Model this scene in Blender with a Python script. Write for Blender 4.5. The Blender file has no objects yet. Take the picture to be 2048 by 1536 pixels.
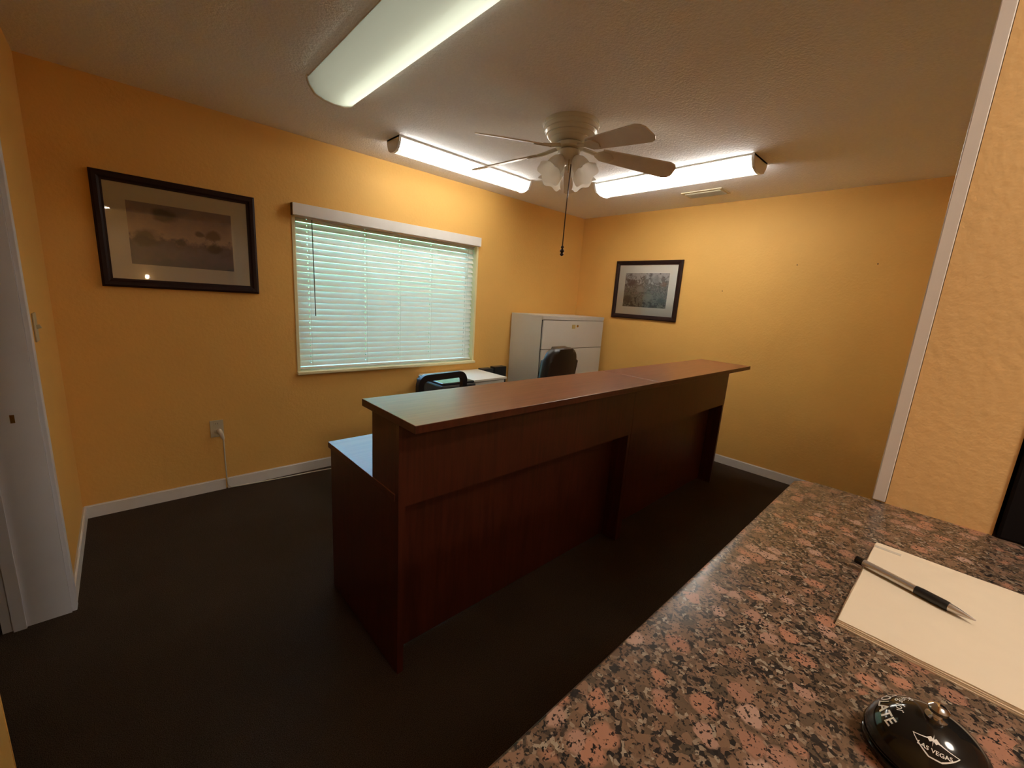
import bpy, bmesh, math, random
from mathutils import Vector, Matrix
random.seed(7)
R = math.radians
PI = math.pi
scn = bpy.context.scene
C = scn.collection

# ------------------------------------------------------------------ camera
cam_d = bpy.data.cameras.new('camera'); cam = bpy.data.objects.new('camera', cam_d); C.objects.link(cam)
cr = Vector((0.73189002, -0.67834577, 0.06468397)); cu = Vector((0.08993405, 0.19025303, 0.9776071)); cf = Vector((0.67546196, 0.70968359, -0.20025068))
cam.matrix_world = Matrix(((cr.x, cu.x, -cf.x, 0.0), (cr.y, cu.y, -cf.y, 0.0), (cr.z, cu.z, -cf.z, 1.4357), (0, 0, 0, 1)))
cam_d.sensor_width = 36; cam_d.lens = 824.75 / 2048 * 36; cam_d.clip_start = 0.02; cam_d.clip_end = 200
scn.camera = cam

# ------------------------------------------------------------------ world, sun, exposure
SKY = 7.5; SUN = 4.0
TUBE_FAR = 19.0; TUBE_RIGHT = 21.0; TUBE_NEAR = 3.0; LOBBY = 12.0; LOBBY_FILL = 26.0
wd = bpy.data.worlds.new('sky'); scn.world = wd; wd.use_nodes = True
bg = wd.node_tree.nodes['Background']; bg.inputs['Color'].default_value = (0.27, 0.58, 1.0, 1); bg.inputs['Strength'].default_value = SKY
sun_d = bpy.data.lights.new('sun', 'SUN'); sun_d.energy = SUN; sun_d.angle = R(1); sun_d.color = (1, .95, .85)
sun = bpy.data.objects.new('sun', sun_d); C.objects.link(sun); sun.rotation_euler = (R(38), 0, R(12)); sun.location = (2, -6, 12)
vs = scn.view_settings; vs.view_transform = 'Standard'; vs.look = 'None'; vs.gamma = 1; vs.use_curve_mapping = False
vs.exposure = 1.95
scn.cycles.use_adaptive_sampling = False; scn.cycles.max_bounces = 10; scn.cycles.diffuse_bounces = 6; scn.cycles.transparent_max_bounces = 16; scn.cycles.caustics_reflective = False; scn.cycles.caustics_refractive = False

# ------------------------------------------------------------------ materials
def nt(name):
    m = bpy.data.materials.new(name); m.use_nodes = True
    n = m.node_tree; b = n.nodes['Principled BSDF']
    return m, n, b
def node(n, t, **kw):
    x = n.nodes.new(t)
    for k, v in kw.items():
        if k in x.inputs: x.inputs[k].default_value = v
        else: setattr(x, k, v)
    return x
def plain(name, col, rough=.5, metal=0, spec=.5, bump=0, bscale=200, var=0, vscale=8):
    m, n, b = nt(name)
    b.inputs['Base Color'].default_value = (*col, 1); b.inputs['Roughness'].default_value = rough; b.inputs['Metallic'].default_value = metal
    b.inputs['Specular IOR Level'].default_value = spec
    tc = node(n, 'ShaderNodeTexCoord')
    if var:
        no = node(n, 'ShaderNodeTexNoise', Scale=vscale, Detail=4); n.links.new(tc.outputs['Object'], no.inputs['Vector'])
        mx = node(n, 'ShaderNodeMix', data_type='RGBA')
        mx.inputs[6].default_value = (*[c * (1 - var) for c in col], 1); mx.inputs[7].default_value = (*[min(1, c * (1 + var)) for c in col], 1)
        n.links.new(no.outputs['Fac'], mx.inputs[0]); n.links.new(mx.outputs[2], b.inputs['Base Color'])
    if bump:
        no = node(n, 'ShaderNodeTexNoise', Scale=bscale, Detail=3); n.links.new(tc.outputs['Object'], no.inputs['Vector'])
        bp = node(n, 'ShaderNodeBump', Strength=bump, Distance=.004); n.links.new(no.outputs['Fac'], bp.inputs['Height']); n.links.new(bp.outputs['Normal'], b.inputs['Normal'])
    return m
def mix_rgb(n, f, a, b):
    mx = node(n, 'ShaderNodeMix', data_type='RGBA')
    for i, v in ((0, f), (6, a), (7, b)):
        if isinstance(v, bpy.types.NodeSocket): n.links.new(v, mx.inputs[i])
        elif i == 0: mx.inputs[0].default_value = v
        else: mx.inputs[i].default_value = (*v, 1)
    return mx.outputs[2]
def ramp(n, src, stops):
    r = node(n, 'ShaderNodeValToRGB'); cr_ = r.color_ramp
    while len(cr_.elements) < len(stops): cr_.elements.new(.5)
    for e, (p, c) in zip(cr_.elements, stops): e.position = p; e.color = (*c, 1) if not isinstance(c, (int, float)) else (c, c, c, 1)
    n.links.new(src, r.inputs[0]); return r.outputs[0]

M = {}
M['wall'] = plain('orange_wall_paint', (.78, .455, .125), .6, spec=.3, bump=.4, bscale=60, var=.06, vscale=3)
M['ceiling'] = plain('ceiling_texture', (.85, .84, .85), .9, spec=.1, bump=1.0, bscale=85, var=.07, vscale=90)
M['white_trim'] = plain('white_trim_paint', (.72, .69, .66), .4, var=.05, vscale=12)
M['cream_trim'] = plain('cream_trim_paint', (.80, .72, .42), .4)
M['door_white'] = plain('door_white_paint', (.66, .67, .72), .45, var=.06, vscale=9)
M['fix_white'] = plain('fixture_white', (.72, .70, .66), .4)
M['fan_white'] = plain('fan_enamel', (.62, .58, .48), .25)
M['blade'] = plain('blade_whitewash', (.66, .60, .52), .35, var=.08, vscale=20)
M['brass'] = plain('aged_brass', (.55, .38, .12), .25, metal=1)
M['bronze'] = plain('dark_bronze', (.06, .035, .02), .35, metal=.8)
M['chrome'] = plain('chrome', (.8, .8, .8), .12, metal=1)
M['pen_silver'] = plain('pen_silver', (.62, .60, .59), .25, metal=.75)
M['black_plastic'] = plain('black_plastic', (.012, .012, .013), .4)
M['black_mesh'] = plain('black_mesh', (.03, .032, .036), .7, bump=.4, bscale=900)
M['black_leather'] = plain('black_leather', (.018, .015, .013), .35, bump=.25, bscale=250)
M['dark_box'] = plain('dark_grey_plastic', (.03, .032, .033), .5)
M['printer_top'] = plain('printer_gloss', (.05, .055, .06), .12)
M['file_white'] = plain('file_cabinet_enamel', (.62, .60, .55), .4, var=.03)
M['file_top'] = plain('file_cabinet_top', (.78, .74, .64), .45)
M['file_gap'] = plain('drawer_gap_dark', (.04, .035, .03), .8)
M['outlet'] = plain('outlet_almond', (.55, .48, .33), .4)
M['label'] = plain('yellowed_label', (.55, .42, .14), .5)
M['cord'] = plain('cord_white', (.62, .58, .50), .5)
M['frame'] = plain('frame_mahogany', (.020, .006, .004), .55, spec=.25, var=.3, vscale=30)
M['mat'] = plain('mat_board', (.88, .84, .75), .8)
M['paper'] = plain('pad_paper', (.82, .72, .56), .8, var=.03, vscale=40)
M['valance_end'] = plain('valance_dark_end', (.10, .045, .025), .6)  # left end of the valance is darker brown than its front
M['wand'] = plain('wand_plastic', (.12, .11, .09), .3)
M['soil'] = plain('lawn_grass', (.15, .28, .08), .9, var=.3, vscale=3)
M['leaf'] = plain('hedge_leaves', (.16, .30, .09), .8, var=.4, vscale=6, bump=.6, bscale=20)
M['concrete'] = plain('driveway_concrete', (.55, .56, .58), .9, var=.08, vscale=5)
M['white_ink'] = plain('white_ink', (.85, .85, .82), .4)
M['bell_black'] = plain('bell_gloss_black', (.012, .011, .010), .10)
M['black_case'] = plain('matte_black_case', (.006, .005, .006), .7, spec=.15)
M['wall_lit'] = plain('wall_paint_jamb_lit', (.80, .53, .235), .6, spec=.3, bump=.35, bscale=60, var=.05, vscale=3)  # orange wall paint made paler to carry the brighter light on the jamb

def carpet():
    m, n, b = nt('brown_carpet'); tc = node(n, 'ShaderNodeTexCoord')
    no = node(n, 'ShaderNodeTexNoise', Scale=350, Detail=2); n.links.new(tc.outputs['Object'], no.inputs['Vector'])
    n2 = node(n, 'ShaderNodeTexNoise', Scale=4, Detail=3); n.links.new(tc.outputs['Object'], n2.inputs['Vector'])
    c1 = ramp(n, no.outputs['Fac'], [(.3, (.022, .014, .009)), (.7, (.100, .068, .047))])
    c2 = mix_rgb(n, n2.outputs['Fac'], (.85, .85, .85), (1.1, 1.1, 1.1))
    mm = node(n, 'ShaderNodeMix', data_type='RGBA', blend_type='MULTIPLY'); mm.inputs[0].default_value = 1
    n.links.new(c1, mm.inputs[6]); n.links.new(c2, mm.inputs[7]); n.links.new(mm.outputs[2], b.inputs['Base Color'])
    b.inputs['Roughness'].default_value = 1; b.inputs['Specular IOR Level'].default_value = .05
    bp = node(n, 'ShaderNodeBump', Strength=.8, Distance=.006); n.links.new(no.outputs['Fac'], bp.inputs['Height']); n.links.new(bp.outputs['Normal'], b.inputs['Normal'])
    return m
M['carpet'] = carpet()

def wood(name, a, c, rough, axis):
    m, n, b = nt(name); tc = node(n, 'ShaderNodeTexCoord'); mp = node(n, 'ShaderNodeMapping')
    s = [18, 18, 18]; s[axis] = 1.2; mp.inputs['Scale'].default_value = s
    n.links.new(tc.outputs['Object'], mp.inputs['Vector'])
    no = node(n, 'ShaderNodeTexNoise', Scale=3, Detail=6, Roughness=.6); n.links.new(mp.outputs[0], no.inputs['Vector'])
    n.links.new(ramp(n, no.outputs['Fac'], [(.35, a), (.65, c)]), b.inputs['Base Color'])
    b.inputs['Roughness'].default_value = rough; b.inputs['Specular IOR Level'].default_value = .5
    return m
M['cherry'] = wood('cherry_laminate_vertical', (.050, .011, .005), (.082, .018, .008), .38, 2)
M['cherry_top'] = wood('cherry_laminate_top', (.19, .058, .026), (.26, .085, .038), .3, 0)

def granite():
    m, n, b = nt('brown_granite'); tc = node(n, 'ShaderNodeTexCoord')
    wn = node(n, 'ShaderNodeTexNoise', Scale=60, Detail=3); n.links.new(tc.outputs['Object'], wn.inputs['Vector'])
    va = node(n, 'ShaderNodeVectorMath', operation='SCALE'); va.inputs['Scale'].default_value = .012; n.links.new(wn.outputs['Color'], va.inputs[0])
    vb = node(n, 'ShaderNodeVectorMath', operation='ADD'); n.links.new(tc.outputs['Object'], vb.inputs[0]); n.links.new(va.outputs[0], vb.inputs[1])
    v1 = node(n, 'ShaderNodeTexVoronoi', Scale=240); n.links.new(vb.outputs[0], v1.inputs['Vector'])
    sp = node(n, 'ShaderNodeSeparateColor'); n.links.new(v1.outputs['Color'], sp.inputs[0])
    small = ramp(n, sp.outputs[0], [(0, (.018, .016, .016)), (.26, (.035, .03, .028)), (.32, (.11, .08, .055)), (.62, (.17, .105, .07)), (.82, (.24, .17, .12)), (1, (.36, .31, .24))])
    v2 = node(n, 'ShaderNodeTexVoronoi', Scale=42); v2.inputs['Randomness'].default_value = 1; n.links.new(vb.outputs[0], v2.inputs['Vector'])
    s2 = node(n, 'ShaderNodeSeparateColor'); n.links.new(v2.outputs['Color'], s2.inputs[0])
    big = ramp(n, s2.outputs[1], [(0, (.44, .22, .145)), (.5, (.34, .18, .125)), (1, (.46, .31, .25))])
    pick = ramp(n, s2.outputs[0], [(.60, 0.0), (.66, 1.0)])
    dist = ramp(n, v2.outputs['Distance'], [(.42, 1.0), (.56, 0.0)])
    pm = node(n, 'ShaderNodeMath', operation='MULTIPLY'); n.links.new(pick, pm.inputs[0]); n.links.new(dist, pm.inputs[1])
    v3 = node(n, 'ShaderNodeTexVoronoi', Scale=95); n.links.new(vb.outputs[0], v3.inputs['Vector'])
    s3 = node(n, 'ShaderNodeSeparateColor'); n.links.new(v3.outputs['Color'], s3.inputs[0])
    mid = ramp(n, s3.outputs[1], [(0, (.09, .07, .05)), (.5, (.20, .125, .08)), (1, (.26, .16, .11))])
    p3 = ramp(n, s3.outputs[0], [(.58, 0.0), (.66, 1.0)])
    c = mix_rgb(n, p3, small, mid); c = mix_rgb(n, pm.outputs[0], c, big)
    dn = node(n, 'ShaderNodeTexNoise', Scale=320, Detail=2); n.links.new(tc.outputs['Object'], dn.inputs['Vector'])
    dk = ramp(n, dn.outputs['Fac'], [(.36, 1.0), (.44, 0.0)])
    c = mix_rgb(n, dk, c, (.02, .018, .018))
    n.links.new(c, b.inputs['Base Color']); b.inputs['Roughness'].default_value = .28; b.inputs['Specular IOR Level'].default_value = .4
    return m
M['granite'] = granite()

def emis(name, col, s):
    m, n, b = nt(name); n.nodes.remove(b); e = node(n, 'ShaderNodeEmission'); e.inputs[0].default_value = (*col, 1); e.inputs[1].default_value = s
    n.links.new(e.outputs[0], n.nodes['Material Output'].inputs[0]); return m
def diffuser(name, transp, col=(.9, .9, .86)):
    m, n, b = nt(name); n.nodes.remove(b)
    tr = node(n, 'ShaderNodeBsdfTransparent'); tl = node(n, 'ShaderNodeBsdfTranslucent'); df = node(n, 'ShaderNodeBsdfDiffuse')
    for x in (tl, df): x.inputs[0].default_value = (*col, 1)
    m1 = node(n, 'ShaderNodeMixShader'); m1.inputs[0].default_value = .45; n.links.new(tl.outputs[0], m1.inputs[1]); n.links.new(df.outputs[0], m1.inputs[2])
    m2 = node(n, 'ShaderNodeMixShader'); m2.inputs[0].default_value = transp; n.links.new(m1.outputs[0], m2.inputs[1]); n.links.new(tr.outputs[0], m2.inputs[2])
    n.links.new(m2.outputs[0], n.nodes['Material Output'].inputs[0]); return m
M['diffuser'] = diffuser('acrylic_diffuser', .36, (.15, .145, .115))
M['diffuser_near'] = diffuser('acrylic_diffuser_near', .015, (.36, .355, .335))
M['frost'] = diffuser('frosted_shade_glass', .12, (.82, .78, .70))
M['tube_far'] = emis('fluorescent_tube_left', (1, .97, .90), TUBE_FAR)
M['tube_right'] = emis('fluorescent_tube_right', (1, .97, .91), TUBE_RIGHT)
M['tube_near'] = emis('fluorescent_tube_near', (.95, 1, .80), TUBE_NEAR)
M['lobby_fill_glow'] = emis('lobby_fill_lamp_glow', (1, .88, .74), LOBBY_FILL)
M['lobby_glow'] = emis('lobby_lamp_glow', (1, .86, .70), LOBBY)
def glass(name, tint=(1, 1, 1)):
    m, n, b = nt(name); n.nodes.remove(b)
    tr = node(n, 'ShaderNodeBsdfTransparent'); tr.inputs[0].default_value = (*tint, 1); gl = node(n, 'ShaderNodeBsdfGlossy'); gl.inputs['Roughness'].default_value = .02
    fr = node(n, 'ShaderNodeFresnel'); fr.inputs[0].default_value = 1.45
    mx = node(n, 'ShaderNodeMixShader'); n.links.new(fr.outputs[0], mx.inputs[0]); n.links.new(tr.outputs[0], mx.inputs[1]); n.links.new(gl.outputs[0], mx.inputs[2])
    n.links.new(mx.outputs[0], n.nodes['Material Output'].inputs[0]); return m
M['glass'] = glass('clear_pane')
def slat_mat():
    m, n, b = nt('blind_slat_vinyl'); b.inputs['Base Color'].default_value = (.84, .79, .72, 1); b.inputs['Roughness'].default_value = .45
    tl = node(n, 'ShaderNodeBsdfTranslucent'); tl.inputs[0].default_value = (.86, .86, .80, 1)
    mx = node(n, 'ShaderNodeMixShader'); mx.inputs[0].default_value = .10
    n.links.new(b.outputs[0], mx.inputs[1]); n.links.new(tl.outputs[0], mx.inputs[2]); n.links.new(mx.outputs[0], n.nodes['Material Output'].inputs[0]); return m
M['slat'] = slat_mat()

def painting(name, sky, mid, low, blobs, seed, nscale=5, amp=.7):
    # generic landscape print: sky wash over a dark shore, with soft round tree crowns
    m, n, b = nt(name); tc = node(n, 'ShaderNodeTexCoord'); sp = node(n, 'ShaderNodeSeparateXYZ'); n.links.new(tc.outputs['Generated'], sp.inputs[0])
    mp = node(n, 'ShaderNodeMapping'); mp.inputs['Location'].default_value = (seed, seed * .7, 0); mp.inputs['Scale'].default_value = (1.5, 1, 1); n.links.new(tc.outputs['Generated'], mp.inputs['Vector'])
    no = node(n, 'ShaderNodeTexNoise', Scale=nscale, Detail=8, Roughness=.65); n.links.new(mp.outputs[0], no.inputs['Vector'])
    a = node(n, 'ShaderNodeMath', operation='MULTIPLY_ADD'); n.links.new(no.outputs['Fac'], a.inputs[0]); a.inputs[1].default_value = amp; n.links.new(sp.outputs[2], a.inputs[2])
    v = node(n, 'ShaderNodeMath', operation='SUBTRACT'); n.links.new(a.outputs[0], v.inputs[0]); v.inputs[1].default_value = amp / 2
    c = ramp(n, v.outputs[0], [(0, low[0]), (.22, low[1]), (.40, mid[0]), (.52, mid[1]), (.68, sky[0]), (.95, sky[1])])
    for (x, z, r, col) in blobs:
        dx = node(n, 'ShaderNodeVectorMath', operation='DISTANCE'); cmb = node(n, 'ShaderNodeCombineXYZ'); n.links.new(sp.outputs[0], cmb.inputs[0]); n.links.new(sp.outputs[2], cmb.inputs[2])
        n.links.new(cmb.outputs[0], dx.inputs[0]); dx.inputs[1].default_value = (x, 0, z)
        ad = node(n, 'ShaderNodeMath', operation='MULTIPLY_ADD'); n.links.new(no.outputs['Fac'], ad.inputs[0]); ad.inputs[1].default_value = r * 1.6; n.links.new(dx.outputs['Value'], ad.inputs[2])
        f = ramp(n, ad.outputs[0], [(max(.01, r * 1.45), .8), (r * 1.95, 0.0)]); c = mix_rgb(n, f, c, col)
    n.links.new(c, b.inputs['Base Color']); b.inputs['Roughness'].default_value = .6; return m
M['print_left'] = painting('sunset_landscape_print', [(.52, .39, .37), (.33, .27, .33)], [(.16, .12, .16), (.62, .46, .38)], [(.13, .15, .21), (.20, .18, .25)],
    [(.34, .84, .12, (.07, .06, .085)), (.66, .60, .05, (.07, .042, .04)), (.80, .60, .09, (.10, .055, .04)), (.47, .42, .06, (.03, .03, .03)), (.80, .38, .09, (.02, .018, .022)), (.15, .45, .14, (.05, .04, .055))], 3.1)
M['print_right'] = painting('woodland_landscape_print', [(.10, .075, .07), (.50, .46, .45)], [(.05, .04, .035), (.30, .25, .23)], [(.03, .027, .025), (.24, .23, .20)],
    [(.14, .72, .12, (.10, .05, .045)), (.38, .52, .09, (.30, .28, .25)), (.72, .82, .11, (.36, .33, .33)), (.9, .68, .07, (.24, .12, .09)), (.10, .22, .12, (.03, .025, .022)), (.58, .30, .12, (.26, .25, .20)), (.88, .2, .1, (.045, .06, .05))], 8.4, 9, 2.4)

# ------------------------------------------------------------------ mesh helpers
def box(bm, x0, x1, y0, y1, z0, z1, bev=0):
    r = bmesh.ops.create_cube(bm, size=1)
    bmesh.ops.scale(bm, vec=(x1 - x0, y1 - y0, z1 - z0), verts=r['verts'])
    bmesh.ops.translate(bm, vec=((x0 + x1) / 2, (y0 + y1) / 2, (z0 + z1) / 2), verts=r['verts'])
    if bev:
        es = list({e for v in r['verts'] for e in v.link_edges})
        bmesh.ops.bevel(bm, geom=es, offset=bev, segments=2, affect='EDGES', profile=.5)
    return bm
def BX(*a, bev=0): return box(bmesh.new(), *a, bev=bev)
def lathe(prof, n=32, bm=None, mat=None, cap=True):
    bm = bm or bmesh.new(); rings = []
    for (r, z) in prof:
        if r < 1e-6: rings.append([bm.verts.new((0, 0, z))])
        else: rings.append([bm.verts.new((r * math.cos(2 * PI * i / n), r * math.sin(2 * PI * i / n), z)) for i in range(n)])
    vs_ = [v for g in rings for v in g]
    for a, b in zip(rings, rings[1:]):
        for i in range(n):
            j = (i + 1) % n
            q = [a[0] if len(a) == 1 else a[i], a[0] if len(a) == 1 else a[j], b[0] if len(b) == 1 else b[j], b[0] if len(b) == 1 else b[i]]
            q = [v for k, v in enumerate(q) if v not in q[:k]]
            if len(q) > 2: bm.faces.new(q)
    if cap:
        for g in (rings[0], rings[-1]):
            if len(g) > 2:
                try: bm.faces.new(g)
                except ValueError: pass
    if mat is not None: bmesh.ops.transform(bm, matrix=mat, verts=vs_)
    return bm
def tube(pts, rad, n=8, bm=None):
    bm = bm or bmesh.new(); pts = [Vector(p) for p in pts]; rings = []
    up = Vector((0, 0, 1)); pn = None
    for i, p in enumerate(pts):
        d = (pts[min(i + 1, len(pts) - 1)] - pts[max(i - 1, 0)]).normalized()
        a = pn if pn is not None else (up if abs(d.z) < .9 else Vector((1, 0, 0)))
        s = d.cross(a).normalized(); t = s.cross(d).normalized(); pn = t
        r = rad[i] if isinstance(rad, (list, tuple)) else rad
        rings.append([bm.verts.new(p + r * (math.cos(2 * PI * k / n) * s + math.sin(2 * PI * k / n) * t)) for k in range(n)])
    for a, b in zip(rings, rings[1:]):
        for k in range(n): bm.faces.new((a[k], a[(k + 1) % n], b[(k + 1) % n], b[k]))
    bm.faces.new(rings[0]); bm.faces.new(rings[-1][::-1]); return bm
def prism(poly, z0, z1, bm=None):
    bm = bm or bmesh.new(); a = [bm.verts.new((x, y, z0)) for x, y in poly]; b = [bm.verts.new((x, y, z1)) for x, y in poly]
    bm.faces.new(a[::-1]); bm.faces.new(b)
    for i in range(len(a)): j = (i + 1) % len(a); bm.faces.new((a[i], a[j], b[j], b[i]))
    return bm
def xf(bm, m): bmesh.ops.transform(bm, matrix=m, verts=bm.verts); return bm
def to_mesh(name, bm, smooth=None):
    bmesh.ops.recalc_face_normals(bm, faces=bm.faces)
    me = bpy.data.meshes.new(name)
    if smooth is not None:
        for f in bm.faces: f.smooth = True
        for e in bm.edges:
            if len(e.link_faces) == 2 and e.calc_face_angle(0) > R(smooth): e.smooth = False
    bm.to_mesh(me); bm.free(); return me
def obj(name, bm, mat, parent=None, smooth=None, loc=None, rot=None, label=None):
    me = bm if isinstance(bm, bpy.types.Mesh) else to_mesh(name, bm, smooth)
    o = bpy.data.objects.new(name, me); C.objects.link(o)
    if not me.materials: me.materials.append(M[mat])
    if parent: o.parent = parent
    if loc: o.location = loc
    if rot: o.rotation_euler = rot
    if label: o['label'] = label
    return o
def tag(o, label, cat, group=None):
    o['label'] = label; o['category'] = cat
    if group: o['group'] = group
    return o
def thing(name, label, cat, loc=(0, 0, 0), rz=0, group=None):
    o = bpy.data.objects.new(name, None); C.objects.link(o); o.location = loc; o.rotation_euler = (0, 0, rz); o.empty_display_size = .1
    return tag(o, label, cat, group)
def struct(name, bm, mat, label=None, smooth=None, parent=None):
    o = obj(name, bm, mat, parent, smooth)
    if not parent: o['kind'] = 'structure'
    if label: o['label'] = label
    return o

# ------------------------------------------------------------------ room shell
XL, XR, YW, H = -.275, 4.172, 3.31, 2.44
WX0, WX1, WZ0, WZ1 = .94, 2.562, .80, 1.955          # window opening
DY0, DY1, DZ = 1.28, 2.372, 2.04                     # door opening in the left wall
PX, PY0, PY1 = 1.13, -.113, .035                     # pass-through jamb and wall
struct('floor', BX(-1.8, 4.37, -3.0, 3.51, -.1, 0), 'carpet', 'dark brown carpet floor')
struct('ceiling', BX(-1.8, 4.37, -3.0, 3.51, H, H + .15), 'ceiling', 'textured off-white ceiling')
b = bmesh.new()
box(b, -1.8, WX0, YW, YW + .2, 0, H); box(b, WX1, 4.37, YW, YW + .2, 0, H); box(b, WX0, WX1, YW, YW + .2, 0, WZ0); box(b, WX0, WX1, YW, YW + .2, WZ1, H)
struct('wall_back', b, 'wall', 'orange-yellow textured wall with the window')
struct('wall_right', BX(XR, 4.37, -3.0, YW, 0, H), 'wall', 'bright orange-yellow wall behind the filing cabinet')
b = bmesh.new()
box(b, -.45, XL, DY1, YW, 0, H); box(b, -.45, XL, PY1, DY0, 0, H); box(b, -.45, XL, DY0, DY1, DZ, H)
struct('wall_left', b, 'wall', 'narrow orange-yellow wall beside the white door jamb')
b = bmesh.new()
box(b, PX, XR, PY0, PY1, 0, H)
struct('wall_front', b, 'wall_lit', 'yellow wall with the counter pass-through, its jamb beside the counter')
struct('wall_front_hall', BX(-1.8, XL, PY0, PY1, 0, H), 'wall', 'wall left of the pass-through')
struct('wall_front_low', BX(XL, PX, PY0, PY1, 0, 1.03), 'wall', 'half wall under the counter')
struct('wall_front_header', BX(XL, PX, PY0, PY1, 2.15, H), 'wall', 'header above the pass-through')
b = bmesh.new(); box(b, -1.95, -1.8, -3.0, 3.51, 0, H); struct('wall_hall', b, 'wall', 'hall wall behind the door opening')
struct('wall_lobby', BX(-1.8, 4.37, -3.15, -3.0, 0, H), 'wall', 'wall behind the camera')
# baseboards
def base(name, x0, x1, y0, y1, lab):
    b = BX(x0, x1, y0, y1, 0, .078); es = [e for e in b.edges if all(v.co.z > .07 for v in e.verts)]
    bmesh.ops.bevel(b, geom=es, offset=.006, segments=2, affect='EDGES'); struct(name, b, 'white_trim', lab)
base('baseboard_back', XL + .0, .425, YW - .014, YW, 'white baseboard under the left picture')
base('baseboard_back_second', .435, XR, YW - .014, YW, 'white baseboard under the window')
base('baseboard_left', XL, XL + .014, DY1 + .036, YW - .014, 'short white baseboard beside the door jamb')
base('baseboard_right', XR - .014, XR, PY1, YW - .014, 'white baseboard of the right wall')
# door jamb
t = bpy.data.objects.new('door_1', None); C.objects.link(t); t['kind'] = 'structure'; t['label'] = 'white door jamb at the left edge'
obj('jamb', BX(-.465, XL + .001, DY1 - .02, DY1 - .001, 0, DZ), 'door_white', t)
obj('jamb', BX(-.465, XL + .001, DY0 + .001, DY0 + .004, 0, DZ), 'wall', t)
obj('head_jamb', BX(-.465, XL + .001, DY0 + .005, DY1 - .021, DZ - .02, DZ - .001), 'door_white', t)
obj('door_stop', BX(-.435, -.40, DY1 - .032, DY1 - .0205, 0, DZ - .02), 'door_white', t)
obj('casing', BX(XL + .001, XL + .016, DY1 - .014, DY1 + .035, 0, DZ + .01, bev=.002), 'door_white', t)
obj('strike_plate', BX(-.346, -.334, DY1 - .0215, DY1 - .0201, .858, .890), 'brass', t, label='small brass strike plate')
# pass-through casing
struct('trim_1', BX(PX, PX + .07, PY1 + .0005, PY1 + .022, 1.071, 2.2, bev=.002), 'white_trim', 'white vertical trim strip at the far edge of the counter jamb')

# window: frame, glass, trim, sill
t = bpy.data.objects.new('window_1', None); C.objects.link(t); t['kind'] = 'structure'; t['label'] = 'window with closed white blind'
gy = YW + .13
obj('frame_rail', BX(WX0, WX1, gy - .02, gy + .03, WZ0, WZ0 + .04), 'white_trim', t); obj('frame_rail', BX(WX0, WX1, gy - .02, gy + .03, WZ1 - .04, WZ1), 'white_trim', t)
for x in (WX0, WX1 - .04): obj('frame_stile', BX(x, x + .04, gy - .02, gy + .03, WZ0 + .04, WZ1 - .04), 'white_trim', t)
mx_ = (WX0 + WX1) / 2
obj('pane', BX(WX0 + .04, WX1 - .04, gy, gy + .004, WZ0 + .04, WZ1 - .04), 'glass', t)
obj('side_trim', BX(WX0 - .02, WX0 + .003, YW - .006, YW + .12, WZ0, WZ1 + .03, bev=.003), 'cream_trim', t)
obj('side_trim', BX(WX1 - .003, WX1 + .02, YW - .006, YW + .12, WZ0, WZ1 + .03, bev=.003), 'cream_trim', t)
obj('sill', BX(WX0 - .025, WX1 + .025, YW - .03, YW + .108, WZ0 - .022, WZ0 + .004, bev=.006), 'cream_trim', t)

# outside, unseen: added to tint and shape the light through the blind
struct('ground', BX(-14, 18, 3.6, 40, -.5, -.2), 'soil', 'unseen green lawn added outside the window')
struct('driveway', BX(-14, 18, 3.55, 7.2, -.2, -.185), 'concrete', 'unseen pale concrete driveway added outside the window')  # added pale ground, bounces cooler light onto the lower slats
b = bmesh.new(); bmesh.ops.create_grid(b, x_segments=60, y_segments=16, size=.5)
for v in b.verts:
    x, y = v.co.x * 22, v.co.y
    v.co = Vector((x, -1.2 * math.cos(y * PI) + random.uniform(-.18, .18), (y + .5) * 4.4 + random.uniform(-.15, .15)))
g = bmesh.ops.extrude_face_region(b, geom=b.faces[:]); bmesh.ops.translate(b, vec=(0, 1.6, 0), verts=[v for v in g['geom'] if isinstance(v, bmesh.types.BMVert)])
o = obj('hedge', b, 'leaf', smooth=60, loc=(2, 9.6, -.25)); tag(o, 'tall unseen green hedge added outside to tint the blind light', 'hedge')  # added; raised so the low sky turns green behind the slats
struct('added_eave', BX(-1.8, 4.37, 3.512, 4.02, H + .0, H + .14), 'white_trim', 'unseen white eave added outside to shade the upper slats')  # added overhang that keeps steep sky light off the upper slats

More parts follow.
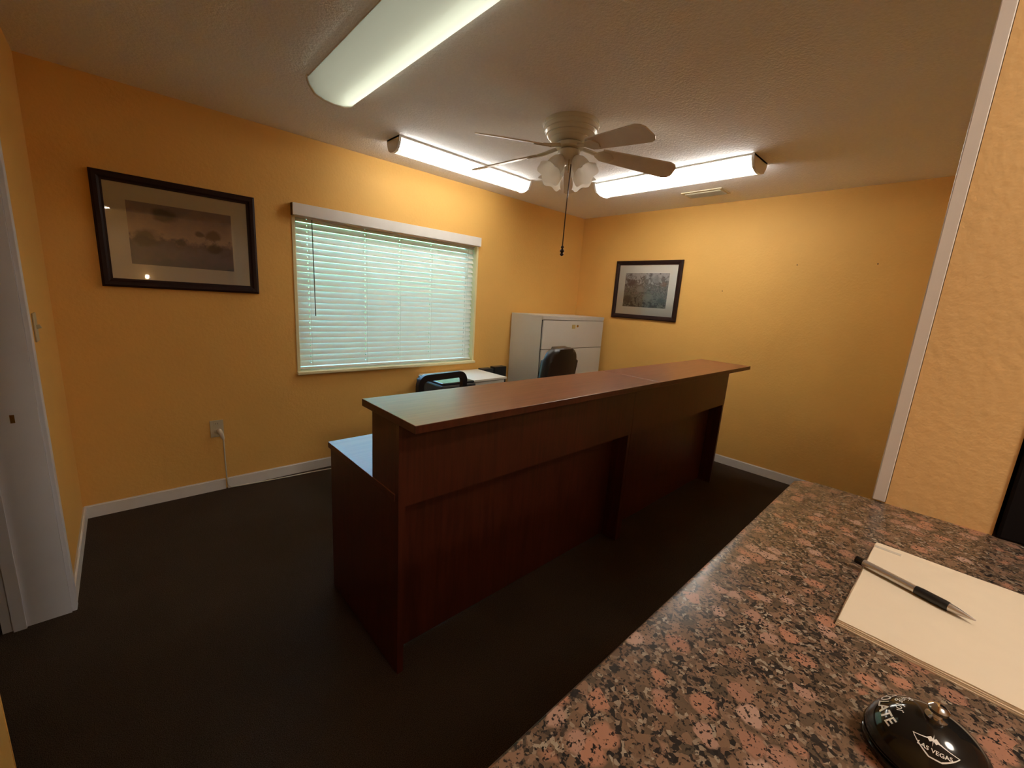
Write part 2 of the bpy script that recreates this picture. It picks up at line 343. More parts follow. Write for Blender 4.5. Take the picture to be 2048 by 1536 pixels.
# ------------------------------------------------------------------ window blind
bl = thing('window_blind', 'white horizontal slat blind closed over the window', 'blind', (WX0 + .008, YW + .045, WZ0))
BWd = WX1 - WX0 - .016; ZT = 1.905 - WZ0
holes = [.085, .52, .82, 1.13, BWd - .08]
def slat_mesh():
    xs = [0]
    for h in holes: xs += [h - .0035, h + .0035]
    xs.append(BWd); ys = [-.025, -.012, -.004, .006, .014, .025]
    bm = bmesh.new(); g = {}; TH = .0022
    for i, x in enumerate(xs):
        for j, y in enumerate(ys):
            z = .0022 * (1 - (y / .025) ** 2)
            for k in (0, 1): g[i, j, k] = bm.verts.new((x, y, z - TH * k))
    nx, ny = len(xs) - 1, len(ys) - 1
    solid = lambda i, j: 0 <= i < nx and 0 <= j < ny and not (i % 2 == 1 and j == 2)
    for i in range(nx):
        for j in range(ny):
            if not solid(i, j): continue
            bm.faces.new((g[i, j, 0], g[i + 1, j, 0], g[i + 1, j + 1, 0], g[i, j + 1, 0]))
            bm.faces.new((g[i, j, 1], g[i, j + 1, 1], g[i + 1, j + 1, 1], g[i + 1, j, 1]))
            for (di, dj, a, b_) in ((-1, 0, (i, j), (i, j + 1)), (1, 0, (i + 1, j), (i + 1, j + 1)), (0, -1, (i, j), (i + 1, j)), (0, 1, (i, j + 1), (i + 1, j + 1))):
                if not solid(i + di, j + dj): bm.faces.new((g[(*a, 0)], g[(*b_, 0)], g[(*b_, 1)], g[(*a, 1)]))
    return to_mesh('slat', bm)
sm = slat_mesh(); NS = 25; P = .0436
for k in range(NS):
    obj('slat', sm, 'slat', bl, loc=(0, 0, .058 + P * k), rot=(R(57), 0, 0))
obj('bottom_rail', BX(0, BWd, -.022, .022, .012, .03, bev=.003), 'slat', bl)
obj('headrail', BX(0, BWd, -.028, .028, ZT + .002, ZT + .045), 'white_trim', bl)
va = obj('valance', BX(-.03, BWd + .02, -.098, -.086, 1.112, 1.192, bev=.002), 'white_trim', bl)
obj('return_end', BX(-.0305, -.018, -.0855, -.046, 1.112, 1.192), 'valance_end', va, label='dark brown end of the valance')
obj('return_end', BX(BWd + .008, BWd + .0205, -.0855, -.046, 1.112, 1.192), 'white_trim', va)
for hx in holes:
    for yy in (-.026, .026): obj('ladder_cord', tube([(hx + .006, yy, .02), (hx + .006, yy, ZT)], .0008, 5), 'cord', bl)
    obj('lift_cord', tube([(hx, .0, .02), (hx, .0, ZT)], .0009, 5), 'cord', bl)
obj('tilt_wand', tube([(.105, -.055, 1.10), (.108, -.058, .76), (.112, -.058, .42)], .0035, 6), 'wand', bl, label='thin dark tilt wand')
pc = obj('pull_cord', tube([(BWd - .085, -.04, 1.10), (BWd - .087, -.04, .84)], .0012, 5), 'cord', bl)
obj('tassel', lathe([(0, .84), (.004, .838), (.007, .805), (0, .80)], 10, mat=Matrix.Translation((BWd - .087, -.04, 0))), 'cord', pc)

# ------------------------------------------------------------------ fluorescent fixtures
def fixture(label, loc, rz, W, tubes, mat, dm='diffuser', L=1.235, D=.088):
    t = thing('ceiling_light', label, 'ceiling light', loc, rz, 'fluorescent ceiling lights'); hw = W / 2
    prof = [(-hw, -.012), (-hw * .985, -.022), (-hw * .93, -.038), (-hw * .72, -D * .80), (-hw * .4, -D * .95), (0, -D), (hw * .4, -D * .95), (hw * .72, -D * .80), (hw * .93, -.038), (hw * .985, -.022), (hw, -.012)]
    obj('housing', BX(-L / 2, L / 2, -hw + .004, hw - .004, -.011, 0), 'fix_white', t)
    bm = bmesh.new(); a = [bm.verts.new((-L / 2 + .016, y, z)) for y, z in prof]; c = [bm.verts.new((L / 2 - .016, y, z)) for y, z in prof]
    for i in range(len(a) - 1): bm.faces.new((a[i], a[i + 1], c[i + 1], c[i]))
    obj('diffuser', bm, dm, t, smooth=50)
    for s in (-1, 1):
        pr = [(y * 1.03, z * 1.04) for y, z in prof] + [(hw * 1.03, 0), (-hw * 1.03, 0)]
        bm = prism(pr, 0, .016); xf(bm, Matrix(((0, 0, 1, 0), (1, 0, 0, 0), (0, 1, 0, 0), (0, 0, 0, 1)))); bmesh.ops.translate(bm, vec=(s * (L / 2 - .008) - .008, 0, 0), verts=bm.verts)
        obj('end_cap', bm, 'fix_white', t)
    for y in tubes: obj('tube', tube([(-L / 2 + .03, y, -.042), (L / 2 - .03, y, -.042)], .018, 14), mat, t, smooth=50)
    return t
fixture('lit fluorescent ceiling light along the window wall', (2.04, 2.80, H), 0, .17, (0,), 'tube_far')
fixture('lit fluorescent ceiling light between the fan and the right wall', (3.13, 1.70, H), PI / 2, .25, (-.06, .06), 'tube_right')
fixture('wide dim fluorescent ceiling light nearest the camera, above the desk end', (.885, 1.775, H), PI / 2, .25, (-.058,), 'tube_near', 'diffuser_near')

# ceiling vent
t = thing('ceiling_vent', 'small cream ceiling air vent next to the right wall', 'vent', (3.76, 1.70, H))
for (x0, x1, y0, y1) in ((-.10, .10, -.17, -.15), (-.10, .10, .15, .17), (-.10, -.08, -.15, .15), (.08, .10, -.15, .15)): obj('frame', BX(x0, x1, y0, y1, -.008, 0), 'outlet', t)
obj('duct', BX(-.08, .08, -.15, .15, -.0015, -.0005), 'file_gap', t)
for k in range(9):
    bm = BX(-.0012, .0012, -.148, .148, -.008, .008); obj('louver', bm, 'outlet', t, loc=(-.064 + k * .016, 0, -.0085), rot=(0, R(-40), 0))

# ------------------------------------------------------------------ ceiling fan
fx, fy = 1.97, 1.72
fan = thing('ceiling_fan', 'white five-blade ceiling fan with glass light shades', 'ceiling fan', (fx, fy, H))
pf = [(.155, 0), (.158, -.018), (.158, -.03), (.154, -.034), (.156, -.04), (.152, -.062), (.147, -.066), (.148, -.072), (.140, -.094), (.134, -.097), (.135, -.103), (.124, -.122), (.117, -.125), (.117, -.130), (.10, -.146), (.088, -.150), (0, -.150)]
obj('motor_housing', lathe([(r, z * .70) for r, z in pf], 48), 'fan_white', fan, smooth=40)
obj('rotor', lathe([(0, -.1055), (.072, -.106), (.080, -.112), (.080, -.132), (.070, -.138), (0, -.138)], 40), 'fan_white', fan, smooth=40)
ZB = -.130; DROOP = R(8)
for k, azd in enumerate((174, 115, 36, -43, -103)):
    az = R(azd)
    poly = [(.19, -.050), (.575, -.070), (.605, -.058), (.62, -.036), (.62, .036), (.605, .058), (.575, .070), (.19, .050)]
    bm = prism(poly, -.003, .003); xf(bm, Matrix.Rotation(R(-17), 4, 'X'))
    br = obj('blade', bm, 'blade', fan, loc=(0, 0, ZB), rot=(0, DROOP, az))
    bm = tube([(.07, 0, .010), (.11, 0, .006), (.15, 0, .0), (.20, 0, .0)], [.010, .011, .011, .006], 8)
    bb = bmesh.new(); prism([(.15, -.012), (.185, -.040), (.24, -.034), (.262, 0), (.24, .034), (.185, .040), (.15, .012)], -.009, -.0032, bb); xf(bb, Matrix.Rotation(R(-17), 4, 'X'))
    me = to_mesh('b', bb); bm.from_mesh(me)
    arm = obj('blade_iron', bm, 'fan_white', br, label='cast blade bracket'); 
obj('switch_housing', lathe([(0, -.138), (.052, -.139), (.064, -.148), (.066, -.170), (.058, -.192), (.036, -.208), (.022, -.214), (0, -.216)], 36), 'fan_white', fan, smooth=40)
camaz = math.atan2(-fy, -fx)
shade_prof = [(.021, 0), (.028, -.008), (.041, -.030), (.048, -.058), (.049, -.080), (.054, -.100), (.064, -.118), (.076, -.130)]
for k in range(4):
    az = camaz + R(45 + 90 * k)
    m = Matrix.Rotation(az, 4, 'Z') @ Matrix.Translation((.058, 0, -.195)) @ Matrix.Rotation(R(-40), 4, 'Y')
    obj('lamp_arm', xf(tube([(0, 0, .03), (0, 0, .012), (0, 0, -.004)], [.008, .012, .021], 10), m), 'brass', fan)
    bm = bmesh.new(); n_ = 36; rings = []
    for (r, z) in shade_prof:
        wv = .10 * max(0, (-z - .07) / .060)
        rings.append([bm.verts.new((r * (1 + wv * .5 * math.cos(6 * 2 * PI * i / n_)) * math.cos(2 * PI * i / n_), r * (1 + wv * .5 * math.cos(6 * 2 * PI * i / n_)) * math.sin(2 * PI * i / n_), z - wv * .06 * math.cos(6 * 2 * PI * i / n_))) for i in range(n_)])
    for a, c in zip(rings, rings[1:]):
        for i in range(n_): bm.faces.new((a[i], a[(i + 1) % n_], c[(i + 1) % n_], c[i]))
    sh = obj('glass_shade', xf(bm, m), 'frost', fan, smooth=60)
    obj('bulb', xf(lathe([(0, -.07), (.013, -.064), (.018, -.05), (.014, -.03), (.010, -.018), (.010, 0), (0, 0)], 14), m), 'fix_white', sh, smooth=60)
ch = obj('pull_chain', tube([(.012, -.012, -.205), (.006, -.008, -.45), (.004, -.006, -.672)], .0035, 6), 'bronze', fan)
fi = bmesh.new(); zz = -.665
obj('finial', lathe([(0, zz), (.006, zz - .003), (.010, zz - .012), (.006, zz - .02), (.013, zz - .03), (.014, zz - .036), (.006, zz - .044), (.012, zz - .052), (.008, zz - .06), (0, zz - .064)], 16, mat=Matrix.Translation((.004, -.006, 0))), 'bronze', ch, smooth=50)
obj('short_chain', tube([(-.03, -.03, -.20), (-.032, -.033, -.275)], .0022, 6), 'brass', fan)

# ------------------------------------------------------------------ framed pictures
def picture(label, loc, rz, w, h, fw, mw, pm):
    t = thing('framed_picture', label, 'picture', loc, rz, 'framed landscape prints'); hw, hh = w / 2, h / 2
    # faces -y locally; loc is wall point at the bottom centre
    bm = bmesh.new(); prof = [(0, 0), (0, .020), (.012, .026), (fw * .6, .024), (fw * .8, .018), (fw, .016), (fw, 0)]
    cn = [(-1, 0), (1, 0), (1, 1), (-1, 1)]; rings = []
    for (i, (d, y)) in enumerate(prof):
        rings.append([bm.verts.new((sx * (hw - d), -y, (h - d) if sz else d)) for sx, sz in cn])
    for a, c in zip(rings, rings[1:]):
        for i in range(4): bm.faces.new((a[i], a[(i + 1) % 4], c[(i + 1) % 4], c[i]))
    for i in range(4): bm.faces.new((rings[0][i], rings[0][(i + 1) % 4], rings[-1][(i + 1) % 4], rings[-1][i]))
    obj('frame', bm, 'frame', t, label='dark mahogany frame')
    obj('mat_board', BX(-hw + fw, hw - fw, -.008, -.004, fw, h - fw), 'mat', t)
    obj('print', BX(-hw + fw + mw, hw - fw - mw, -.0095, -.0082, fw + mw, h - fw - mw), pm, t, label='landscape print')
    obj('glass', BX(-hw + fw, hw - fw, -.0145, -.012, fw, h - fw), 'glass', t)
picture('dark framed print of trees by water, left of the window', (.313, YW, 1.362), 0, .765, .615, .048, .087, 'print_left')
picture('dark framed woodland print beside the filing cabinet', (XR, 2.385, 1.315), -PI / 2, .775, .622, .045, .085, 'print_right')

# ------------------------------------------------------------------ wall plates
t = thing('wall_outlet', 'almond wall outlet with a white plug under the left picture', 'outlet', (.40, YW, .385))
obj('plate', BX(-.038, .038, -.006, 0, 0, .118, bev=.002), 'outlet', t)
for z in (.028, .078):
    rc = obj('receptacle', BX(-.017, .017, -.008, -.0055, z, z + .03, bev=.0008), 'outlet', t)
    for x in (-.007, .005): obj('slot', BX(x, x + .002, -.0084, -.0079, z + .012, z + .022), 'file_gap', rc)
t = thing('power_cord', 'white plug and cord from the outlet down behind the desk', 'cord', (.412, YW, 0))
obj('plug', tube([(0, -.0095, .43), (0, -.03, .428), (.006, -.042, .412), (.012, -.045, .385), (.014, -.045, .372)], [.013, .015, .013, .010, .006], 10), 'cord', t, smooth=50)
obj('cable', tube([(.014, -.045, .375), (.016, -.035, .33), (.018, -.022, .2), (.02, -.02, .09), (.024, -.022, .03), (.04, -.024, .008), (.12, -.03, .006), (.30, -.05, .006), (.42, -.058, .006), (.6, -.07, .006), (.9, -.1, .006), (1.3, -.25, .006)], .0042, 8), 'cord', t, smooth=60)
t = thing('light_switch', 'almond light switch plate on the narrow left wall', 'light switch', (XL, 2.62, 1.135))
obj('plate', BX(0, .006, -.038, .038, 0, .118, bev=.002), 'outlet', t)
obj('toggle', xf(BX(0, .014, -.005, .005, -.004, .012), Matrix.Translation((.0062, 0, .055)) @ Matrix.Rotation(R(-20), 4, 'Y')), 'outlet', t)

for y, z, w in ((1.585, 1.643, 'nearest the woodland print'), (1.019, 1.873, 'high in the middle of the bare right wall'), (.503, 1.873, 'high beside the white trim strip')):
    o = obj('nail', lathe([(0, 0), (.0022, 0), (.0022, .006), (.0045, .0065), (.004, .0085), (0, .009)], 10, mat=Matrix.Translation((XR, y, z)) @ Matrix.Rotation(R(-90), 4, 'Y')), 'bronze'); tag(o, 'tiny dark nail ' + w, 'nail', 'nails left in the right wall')
# ------------------------------------------------------------------ reception desks
def slab(name, bm, t):
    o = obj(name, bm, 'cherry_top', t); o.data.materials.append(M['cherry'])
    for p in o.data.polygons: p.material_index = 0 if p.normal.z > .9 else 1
    return o
def desk(label, x0, x1, lo, ro):
    t = thing('reception_desk', label, 'desk', (x0, 1.21, 0), 0, 'reception desk units'); L = x1 - x0
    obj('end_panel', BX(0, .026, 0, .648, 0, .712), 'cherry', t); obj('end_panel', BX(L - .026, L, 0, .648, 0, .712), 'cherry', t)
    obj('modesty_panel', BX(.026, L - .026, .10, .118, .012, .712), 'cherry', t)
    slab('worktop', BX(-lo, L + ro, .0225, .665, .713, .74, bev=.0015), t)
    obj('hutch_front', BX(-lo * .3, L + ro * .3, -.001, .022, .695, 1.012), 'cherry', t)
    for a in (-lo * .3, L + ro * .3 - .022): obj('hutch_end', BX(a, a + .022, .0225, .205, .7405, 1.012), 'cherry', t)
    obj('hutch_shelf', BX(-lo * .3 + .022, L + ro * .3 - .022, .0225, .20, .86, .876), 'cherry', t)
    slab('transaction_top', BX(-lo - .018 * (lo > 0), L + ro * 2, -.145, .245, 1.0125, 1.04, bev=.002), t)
desk('near half of the dark cherry reception desk, raised ledge on top', .645, 2.155, .006, 0)
desk('far half of the dark cherry reception desk, next to the right wall', 2.158, 3.60, 0, .006)

# ------------------------------------------------------------------ filing cabinets
def lateral(name, label, loc, W, D, Ht, nd, top_over, group):
    t = thing(name, label, 'cabinet', loc, 0, group)
    obj('body', BX(0, W, .016, D, 0, Ht - .02), 'file_white', t)
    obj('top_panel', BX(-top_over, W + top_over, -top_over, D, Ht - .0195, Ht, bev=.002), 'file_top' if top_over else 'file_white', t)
    hd = .026 if not top_over else .005; z1 = Ht - .02 - hd; dh = (z1 - .05) / nd
    obj('header', BX(.004, W - .004, .002, .0155, z1 + .008, Ht - .0205), 'file_white', t)
    obj('recess', BX(.004, W - .004, .0135, .0155, .05, z1 + .004), 'file_gap', t)
    for k in range(nd):
        za, zb = z1 - dh * (k + 1) + .006, z1 - dh * k
        d = obj('drawer', BX(.012, W - .012, -.004, .013, za, zb, bev=.003), 'file_white', t)
        cx = W * .5
        obj('label_holder', BX(cx - .06, cx - .006, -.0065, -.0042, zb - .085, zb - .042), 'label', d, label='yellowed label holder')
        obj('drawer_lock', lathe([(0, 0), (.012, 0), (.012, .007), (0, .009)], 14, mat=Matrix.Translation((cx + .03, -.0042, zb - .056)) @ Matrix.Rotation(R(90), 4, 'X')), 'brass', d)
        obj('pull', BX(.02, W - .02, -.0075, -.0042, za + .002, za + .010, bev=.001), 'file_white', d)
    obj('plinth', BX(.004, W - .004, .006, .0155, 0, .046), 'file_gap', t)
    return t
lateral('filing_cabinet', 'tall white lateral filing cabinet in the far corner', (3.065, 2.835, 0), 1.05, .46, 1.30, 4, 0, 'white filing cabinets')
lateral('filing_cabinet', 'low white filing cabinet under the window', (1.955, 2.85, 0), .66, .44, .712, 2, .012, 'white filing cabinets')

# black rack between the cabinets
t = thing('file_rack', 'black upright file rack against the wall between the two cabinets', 'rack', (2.635, 3.075, 0))
obj('pocket', BX(.0, .135, .13, .215, .0, .722, bev=.004), 'dark_box', t)
obj('pocket', BX(.14, .30, .11, .19, .0, .738, bev=.004), 'black_plastic', t)
obj('divider', BX(.0, .135, .0, .02, .0, .58), 'black_plastic', t)

# printer behind the mesh chair
t = thing('printer', 'dark grey printer on a low stand behind the mesh chair', 'printer', (1.625, 2.43, .55))
obj('body', BX(0, .31, 0, .36, 0, .245, bev=.012), 'dark_box', t)
obj('lid', BX(.01, .30, .01, .35, .2455, .262, bev=.006), 'printer_top', t)
obj('control_panel', BX(.02, .12, -.004, .004, .16, .22), 'black_plastic', t)
obj('paper_tray', BX(.06, .25, -.03, -.001, .05, .065), 'dark_box', t)
t = thing('stand', 'black low stand carrying the printer behind the desk', 'stand', (1.60, 2.41, 0))
obj('shelf', BX(0, .33, 0, .40, .525, .549, bev=.003), 'black_plastic', t)
for x in (0.01, .29):
    for y in (.01, .36): obj('leg', BX(x, x + .03, y, y + .03, 0, .5245), 'black_plastic', t)

# ------------------------------------------------------------------ office chairs
def chair_base(t):
    obj('gas_lift', lathe([(0, .10), (.028, .10), (.028, .25), (.018, .26), (.018, .415), (0, .415)], 16), 'black_plastic', t, smooth=40)
    for k in range(5):
        a = 2 * PI * k / 5 + .3; ca, sa = math.cos(a), math.sin(a)
        ft = obj('foot', tube([(.015 * ca, .015 * sa, .115), (.17 * ca, .17 * sa, .10), (.28 * ca, .28 * sa, .075)], [.026, .02, .014], 8), 'black_plastic', t, smooth=50)
        obj('caster', lathe([(0, -.012), (.022, -.012), (.027, -.008), (.027, .008), (.022, .012), (0, .012)], 18, mat=Matrix.Translation((.28 * ca, .28 * sa, .0275)) @ Matrix.Rotation(a, 4, 'Z') @ Matrix.Rotation(R(90), 4, 'X')), 'black_plastic', ft, smooth=40)
def rr(w, h, r, n=6):
    out = []
    for cx, cy, a0 in ((w / 2 - r, h / 2 - r, 0), (-w / 2 + r, h / 2 - r, 90), (-w / 2 + r, -h / 2 + r, 180), (w / 2 - r, -h / 2 + r, 270)):
        for i in range(n + 1): a = R(a0 + 90 * i / n); out.append((cx + r * math.cos(a), cy + r * math.sin(a)))
    return out
def cushion(w, d, h, r, z, subd=2):
    bm = prism(rr(w, d, r), z, z + h); es = [e for e in bm.edges if abs(e.verts[0].co.z - e.verts[1].co.z) < 1e-5]
    bmesh.ops.bevel(bm, geom=es, offset=h * .42, segments=4, affect='EDGES', profile=.5); return bm
# mesh task chair: back plane faces the window side; its rear faces the desk? the sitter faces the desk (-y)
t = thing('office_chair', 'black mesh-back office chair with an open oblong back frame', 'chair', (1.51, 2.02, 0), R(6), 'office chairs behind the desk')
chair_base(t)
obj('seat', cushion(.48, .46, .07, .09, .415), 'black_mesh', t, smooth=50)
BWm, BHm = .405, .44
def ring_frame(w, h, r, band, y0, y1, zc):
    o_ = rr(w, h, r, 8); i_ = rr(w - 2 * band, h - 2 * band, max(.015, r - band), 8); bm = bmesh.new(); q = []
    for (x, z), (x2, z2) in zip(o_, i_):
        q.append([bm.verts.new((x, y0, z + zc)), bm.verts.new((x, y1, z + zc)), bm.verts.new((x2, y1, z2 + zc)), bm.verts.new((x2, y0, z2 + zc))])
    for a, c in zip(q, q[1:] + q[:1]):
        for k in range(4): bm.faces.new((a[k], a[(k + 1) % 4], c[(k + 1) % 4], c[k]))
    return bm
obj('back_frame', ring_frame(BWm, BHm, .07, .042, .185, .215, .722), 'black_plastic', t, smooth=50)
obj('lumbar_panel', BX(-.16, .16, .192, .206, .525, .70, bev=.004), 'black_mesh', t)
obj('back_post', tube([(0, .02, .40), (0, .16, .405), (0, .225, .45), (0, .22, .60)], [.022, .022, .02, .015], 8), 'black_plastic', t, smooth=50)
for s in (-1, 1):
    ar = obj('armrest', BX(s * .27 - .035, s * .27 + .035, -.13, .12, .64, .665, bev=.008), 'black_plastic', t)
    obj('arm_post', tube([(s * .20, .0, .41), (s * .27, .0, .43), (s * .27, .0, .642)], .014, 8), 'black_plastic', ar, smooth=50)
chair_base_t = t
t = thing('office_chair', 'black padded leather office chair in front of the tall filing cabinet', 'chair', (2.40, 2.29, 0), R(184), 'office chairs behind the desk')
chair_base(t)
obj('seat', cushion(.50, .48, .10, .10, .415), 'black_leather', t, smooth=50)
bm = bmesh.new(); o_ = rr(.36, .60, .10, 8)
bm = prism(o_, 0, .085); es = [e for e in bm.edges if abs(e.verts[0].co.z - e.verts[1].co.z) < 1e-5]
bmesh.ops.bevel(bm, geom=es, offset=.035, segments=4, affect='EDGES', profile=.5)
xf(bm, Matrix.Translation((0, .28, .80)) @ Matrix.Rotation(R(82), 4, 'X')); obj('backrest', bm, 'black_leather', t, smooth=50)
obj('back_bracket', tube([(0, .05, .41), (0, .24, .42), (0, .285, .55)], .025, 8), 'black_plastic', t, smooth=50)
for s in (-1, 1):
    obj('armrest', tube([(s * .22, .12, .44), (s * .29, .10, .52), (s * .29, .08, .63), (s * .29, -.02, .65), (s * .29, -.14, .63), (s * .28, -.16, .50), (s * .22, -.12, .43)], .020, 8), 'black_plastic', t, smooth=50)

# ------------------------------------------------------------------ granite counter and what lies on it
def counter():
    pts = [(XL + .001, -.52), (1.75, -.52), (1.75, PY0 - .002), (PX - .001, PY0 - .002), (PX - .001, .06)]
    cx, cy, r = PX - .036, .19 - .035, .035
    pts += [(cx + r * math.cos(R(a)), cy + r * math.sin(R(a))) for a in range(0, 91, 15)]
    pts += [(XL + .001, .19)]
    bm = prism(pts, 1.031, 1.07); es = [e for e in bm.edges if abs(e.verts[0].co.z - e.verts[1].co.z) < 1e-5]
    bmesh.ops.bevel(bm, geom=es, offset=.006, segments=3, affect='EDGES', profile=.5); return bm
o = obj('granite_counter', counter(), 'granite', smooth=40); tag(o, 'polished brown and pink granite counter top in the foreground', 'counter')
struct('wall_counter', BX(XL, 1.73, -.5, PY0 - .001, 0, 1.03), 'wall', 'counter base')
CZ = 1.0702
# paper pad
t = thing('paper_pad', 'cream paper pad lying on the granite counter', 'paper pad', (.748, -.078, CZ), R(-1.5))
rnd = random.Random(3)
def sheet(w, h, j):
    p = []
    for (ax, ay), (bx_, by) in (((-w, -h), (w, -h)), ((w, -h), (w, h)), ((w, h), (-w, h)), ((-w, h), (-w, -h))):
        for k in range(6):
            f = k / 6; p.append((ax + (bx_ - ax) * f + rnd.uniform(-j, j), ay + (by - ay) * f + rnd.uniform(-j, j)))
    return p
obj('backing', prism(sheet(.143, .109, .0003), 0, .0016), 'paper', t)
for k in range(3): obj('sheets', prism(sheet(.142 - .0006 * k, .1085 - .0005 * k, .0008), .0017 + .0019 * k, .0035 + .0019 * k), 'paper', t)
obj('gum_strip', BX(.118, .126, .075, .1075, .00735, .0076), 'cord', t, label='pale gummed strip')
# pen
pa, pb = Vector((.783, .040, CZ + .0137)), Vector((.739, -.083, CZ + .0137)); dv = (pb - pa); Lp = dv.length
t = thing('ballpoint_pen', 'silver and black ballpoint pen lying on the cream pad', 'pen', pa)
pm = Vector((0, 0, 1)).rotation_difference(dv.normalized()).to_matrix().to_4x4()
def seg(prof): return lathe([(r * 1.25, z * Lp) for r, z in prof], 16, mat=pm)
obj('barrel', seg([(0, .06), (.0042, .06), (.0044, .30), (.0044, .55), (0, .55)]), 'pen_silver', t, smooth=40)
obj('cap', seg([(0, 0), (.0034, 0), (.0046, .008), (.0046, .075), (.0043, .08), (0, .08)]), 'bell_black', t, smooth=40)
obj('grip', seg([(0, .545), (.0046, .548), (.0050, .60), (.0050, .78), (.0046, .81), (0, .81)]), 'black_plastic', t, smooth=40)
obj('tip', seg([(0, .805), (.0043, .81), (.0036, .87), (.0015, .965), (.0006, 1.0), (0, 1.0)]), 'pen_silver', t, smooth=40)

# service bell
bx0, by0 = .468, -.049
t = thing('service_bell', 'glossy black service bell with white lettering on the granite counter', 'bell', (bx0, by0, CZ))
obj('base', lathe([(0, 0), (.0395, 0), (.0412, .003), (.0412, .007), (.037, .010), (0, .011)], 48), 'bell_black', t, smooth=40)
RB, HB, ZB0 = .0405, .033, .0125
dome = obj('dome', lathe([(RB * 1.02, ZB0 - .001), (RB * 1.02, ZB0)] + [(RB * math.cos(R(a)), ZB0 + HB * math.sin(R(a))) for a in range(0, 86, 5)] + [(0, ZB0 + HB)], 64), 'bell_black', t, smooth=40)
zt = ZB0 + HB
obj('plunger', lathe([(0, zt - .001), (.007, zt - .001), (.0072, zt + .0015), (.0035, zt + .0025), (.003, zt + .005), (.0062, zt + .007), (.0068, zt + .010), (.004, zt + .0125), (0, zt + .013)], 24), 'chrome', t, smooth=40)
def on_dome(u, v, az0, el0, lift=.00035):
    # u metres along the parallel, v metres up the meridian, from the point (az0, el0)
    el = el0 + v / RB; rr_ = (RB + lift) * math.cos(el0); az = az0 + u / max(rr_, .004)
    return ((RB + lift) * math.cos(el) * math.cos(az), (RB + lift) * math.cos(el) * math.sin(az), ZB0 + (HB + lift) * math.sin(el))
def text_bm(s, size, bold=False):
    cu_ = bpy.data.curves.new('lettering', 'FONT'); cu_.body = s; cu_.size = size; cu_.align_x = 'CENTER'; cu_.resolution_u = 3
    if bold: cu_.offset = size * .02
    ob = bpy.data.objects.new('lettering', cu_); C.objects.link(ob); dg = bpy.context.evaluated_depsgraph_get(); dg.update()
    me = bpy.data.meshes.new_from_object(ob.evaluated_get(dg)); bpy.data.objects.remove(ob); bpy.data.curves.remove(cu_)
    bm = bmesh.new(); bm.from_mesh(me); bpy.data.meshes.remove(me); return bm
def wrap(bm, az0, el0, shear=0):
    for v in bm.verts: v.co = Vector(on_dome(v.co.x + shear * v.co.y, v.co.y, az0, el0))
    return bm
AZT, AZE = R(68), R(184)
obj('lettering', wrap(text_bm('CHOCOLATE', .0125, True), AZT, R(34)), 'white_ink', dome)
obj('lettering', wrap(text_bm('Ring for', .0095), R(78), R(54), .25), 'white_ink', dome)
obj('lettering', wrap(text_bm('LAS VEGAS', .0044, True), AZE, R(44)), 'white_ink', dome)
def outline(pts, wd_):
    bm = bmesh.new(); n_ = len(pts); dens = []
    for i in range(n_):
        a, c = Vector(pts[i]), Vector(pts[(i + 1) % n_])
        for k in range(6): dens.append(a.lerp(c, k / 6))
    ctr = sum(dens, Vector((0, 0))) / len(dens); q = []
    for p in dens: d = (p - ctr); q.append((bm.verts.new((p.x, p.y, 0)), bm.verts.new((*(p - d.normalized() * wd_), 0))))
    for a, c in zip(q, q[1:] + q[:1]): bm.faces.new((a[0], c[0], c[1], a[1]))
    return bm
obj('emblem_outline', wrap(outline([(-.0160, .0045), (-.005, .0090), (.004, .0080), (.0160, .0020), (.004, -.0060), (-.003, -.0062)], .0011), AZE, R(46)), 'white_ink', dome)
st = bmesh.new(); sv = []
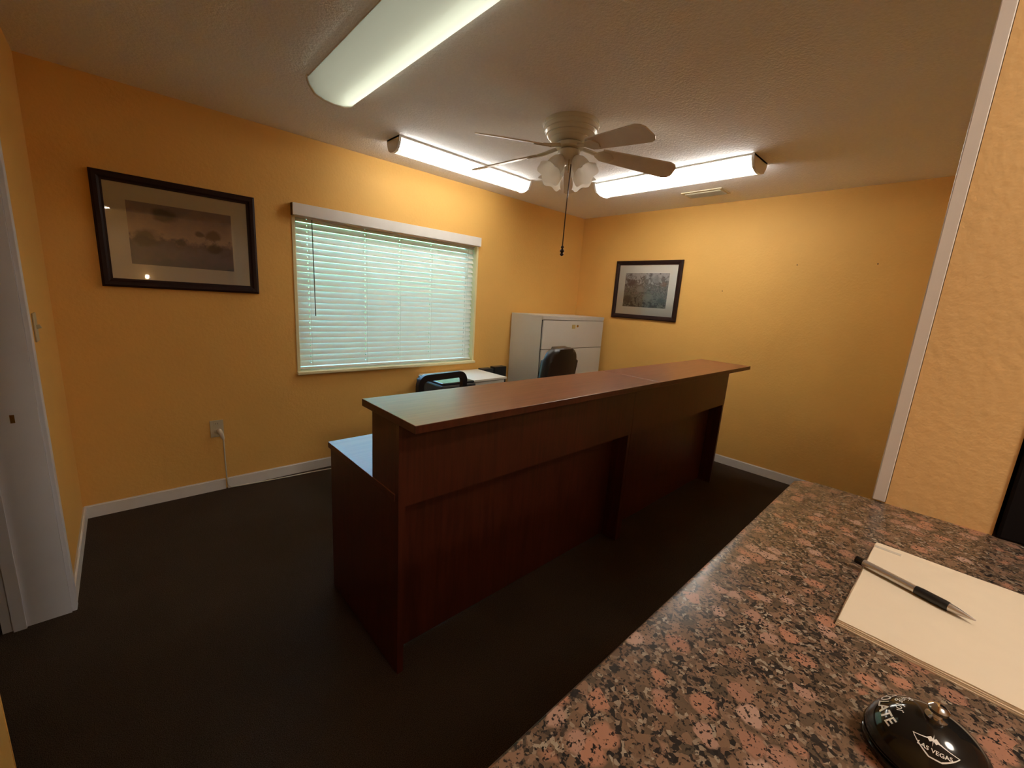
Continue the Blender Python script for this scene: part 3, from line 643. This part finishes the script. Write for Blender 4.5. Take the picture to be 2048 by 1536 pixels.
for k in range(16): r_ = .0052 if k % 4 == 0 else (.0034 if k % 2 == 0 else .0010); sv.append(st.verts.new((-.002 + r_ * math.cos(2 * PI * k / 16), .0105 + r_ * math.sin(2 * PI * k / 16), 0)))
st.faces.new(sv); bmesh.ops.triangulate(st, faces=st.faces[:])
obj('emblem_star', wrap(st, AZE, R(43)), 'white_ink', dome)

# black case beside the jamb
t = thing('storage_case', 'matte black case standing on the counter beside the yellow jamb', 'case', (1.122, -.50, CZ))
obj('body', BX(0, .36, 0, .382, 0, .47, bev=.004), 'black_case', t)
obj('lid', BX(.0, .36, 0, .382, .4705, .52, bev=.004), 'black_case', t)

# ------------------------------------------------------------------ lobby lamps behind the camera, with one added fill lamp
t = thing('ceiling_lamp', 'warm round ceiling lamp right above the granite counter', 'lamp', (.72, -.66, H))
obj('lamp_pan', lathe([(0, 0), (.17, 0), (.17, -.025), (.155, -.03), (0, -.03)], 32), 'brass', t, smooth=40)
obj('lamp_shade', lathe([(.15, -.031), (.148, -.05), (.12, -.085), (.07, -.105), (0, -.112)], 32, cap=False), 'lobby_glow', t, smooth=40)
t = thing('ceiling_lamp', 'unseen round fill lamp added farther back in the lobby', 'lamp', (-.1, -1.95, H))  # added fill, brightens the window wall through the opening
obj('lamp_pan', lathe([(0, 0), (.17, 0), (.17, -.025), (.155, -.03), (0, -.03)], 32), 'brass', t, smooth=40)
obj('lamp_shade', lathe([(.15, -.031), (.148, -.05), (.12, -.085), (.07, -.105), (0, -.112)], 32, cap=False), 'lobby_fill_glow', t, smooth=40)
t = thing('wall_lamp', 'small warm wall lamp on the lobby wall behind the camera', 'lamp', (.36, -3.0, 1.36))
obj('wall_plate', BX(-.05, .05, 0, .015, -.06, .06, bev=.003), 'brass', t)
obj('lamp_arm', tube([(0, .015, 0), (0, .06, -.01), (0, .09, .02)], .008, 8), 'brass', t, smooth=40)
obj('lamp_shade', lathe([(.015, .02), (.026, .04), (.028, .06), (.02, .08), (0, .088)], 20, mat=Matrix.Translation((0, .09, 0)), cap=False), 'lobby_glow', t, smooth=40)
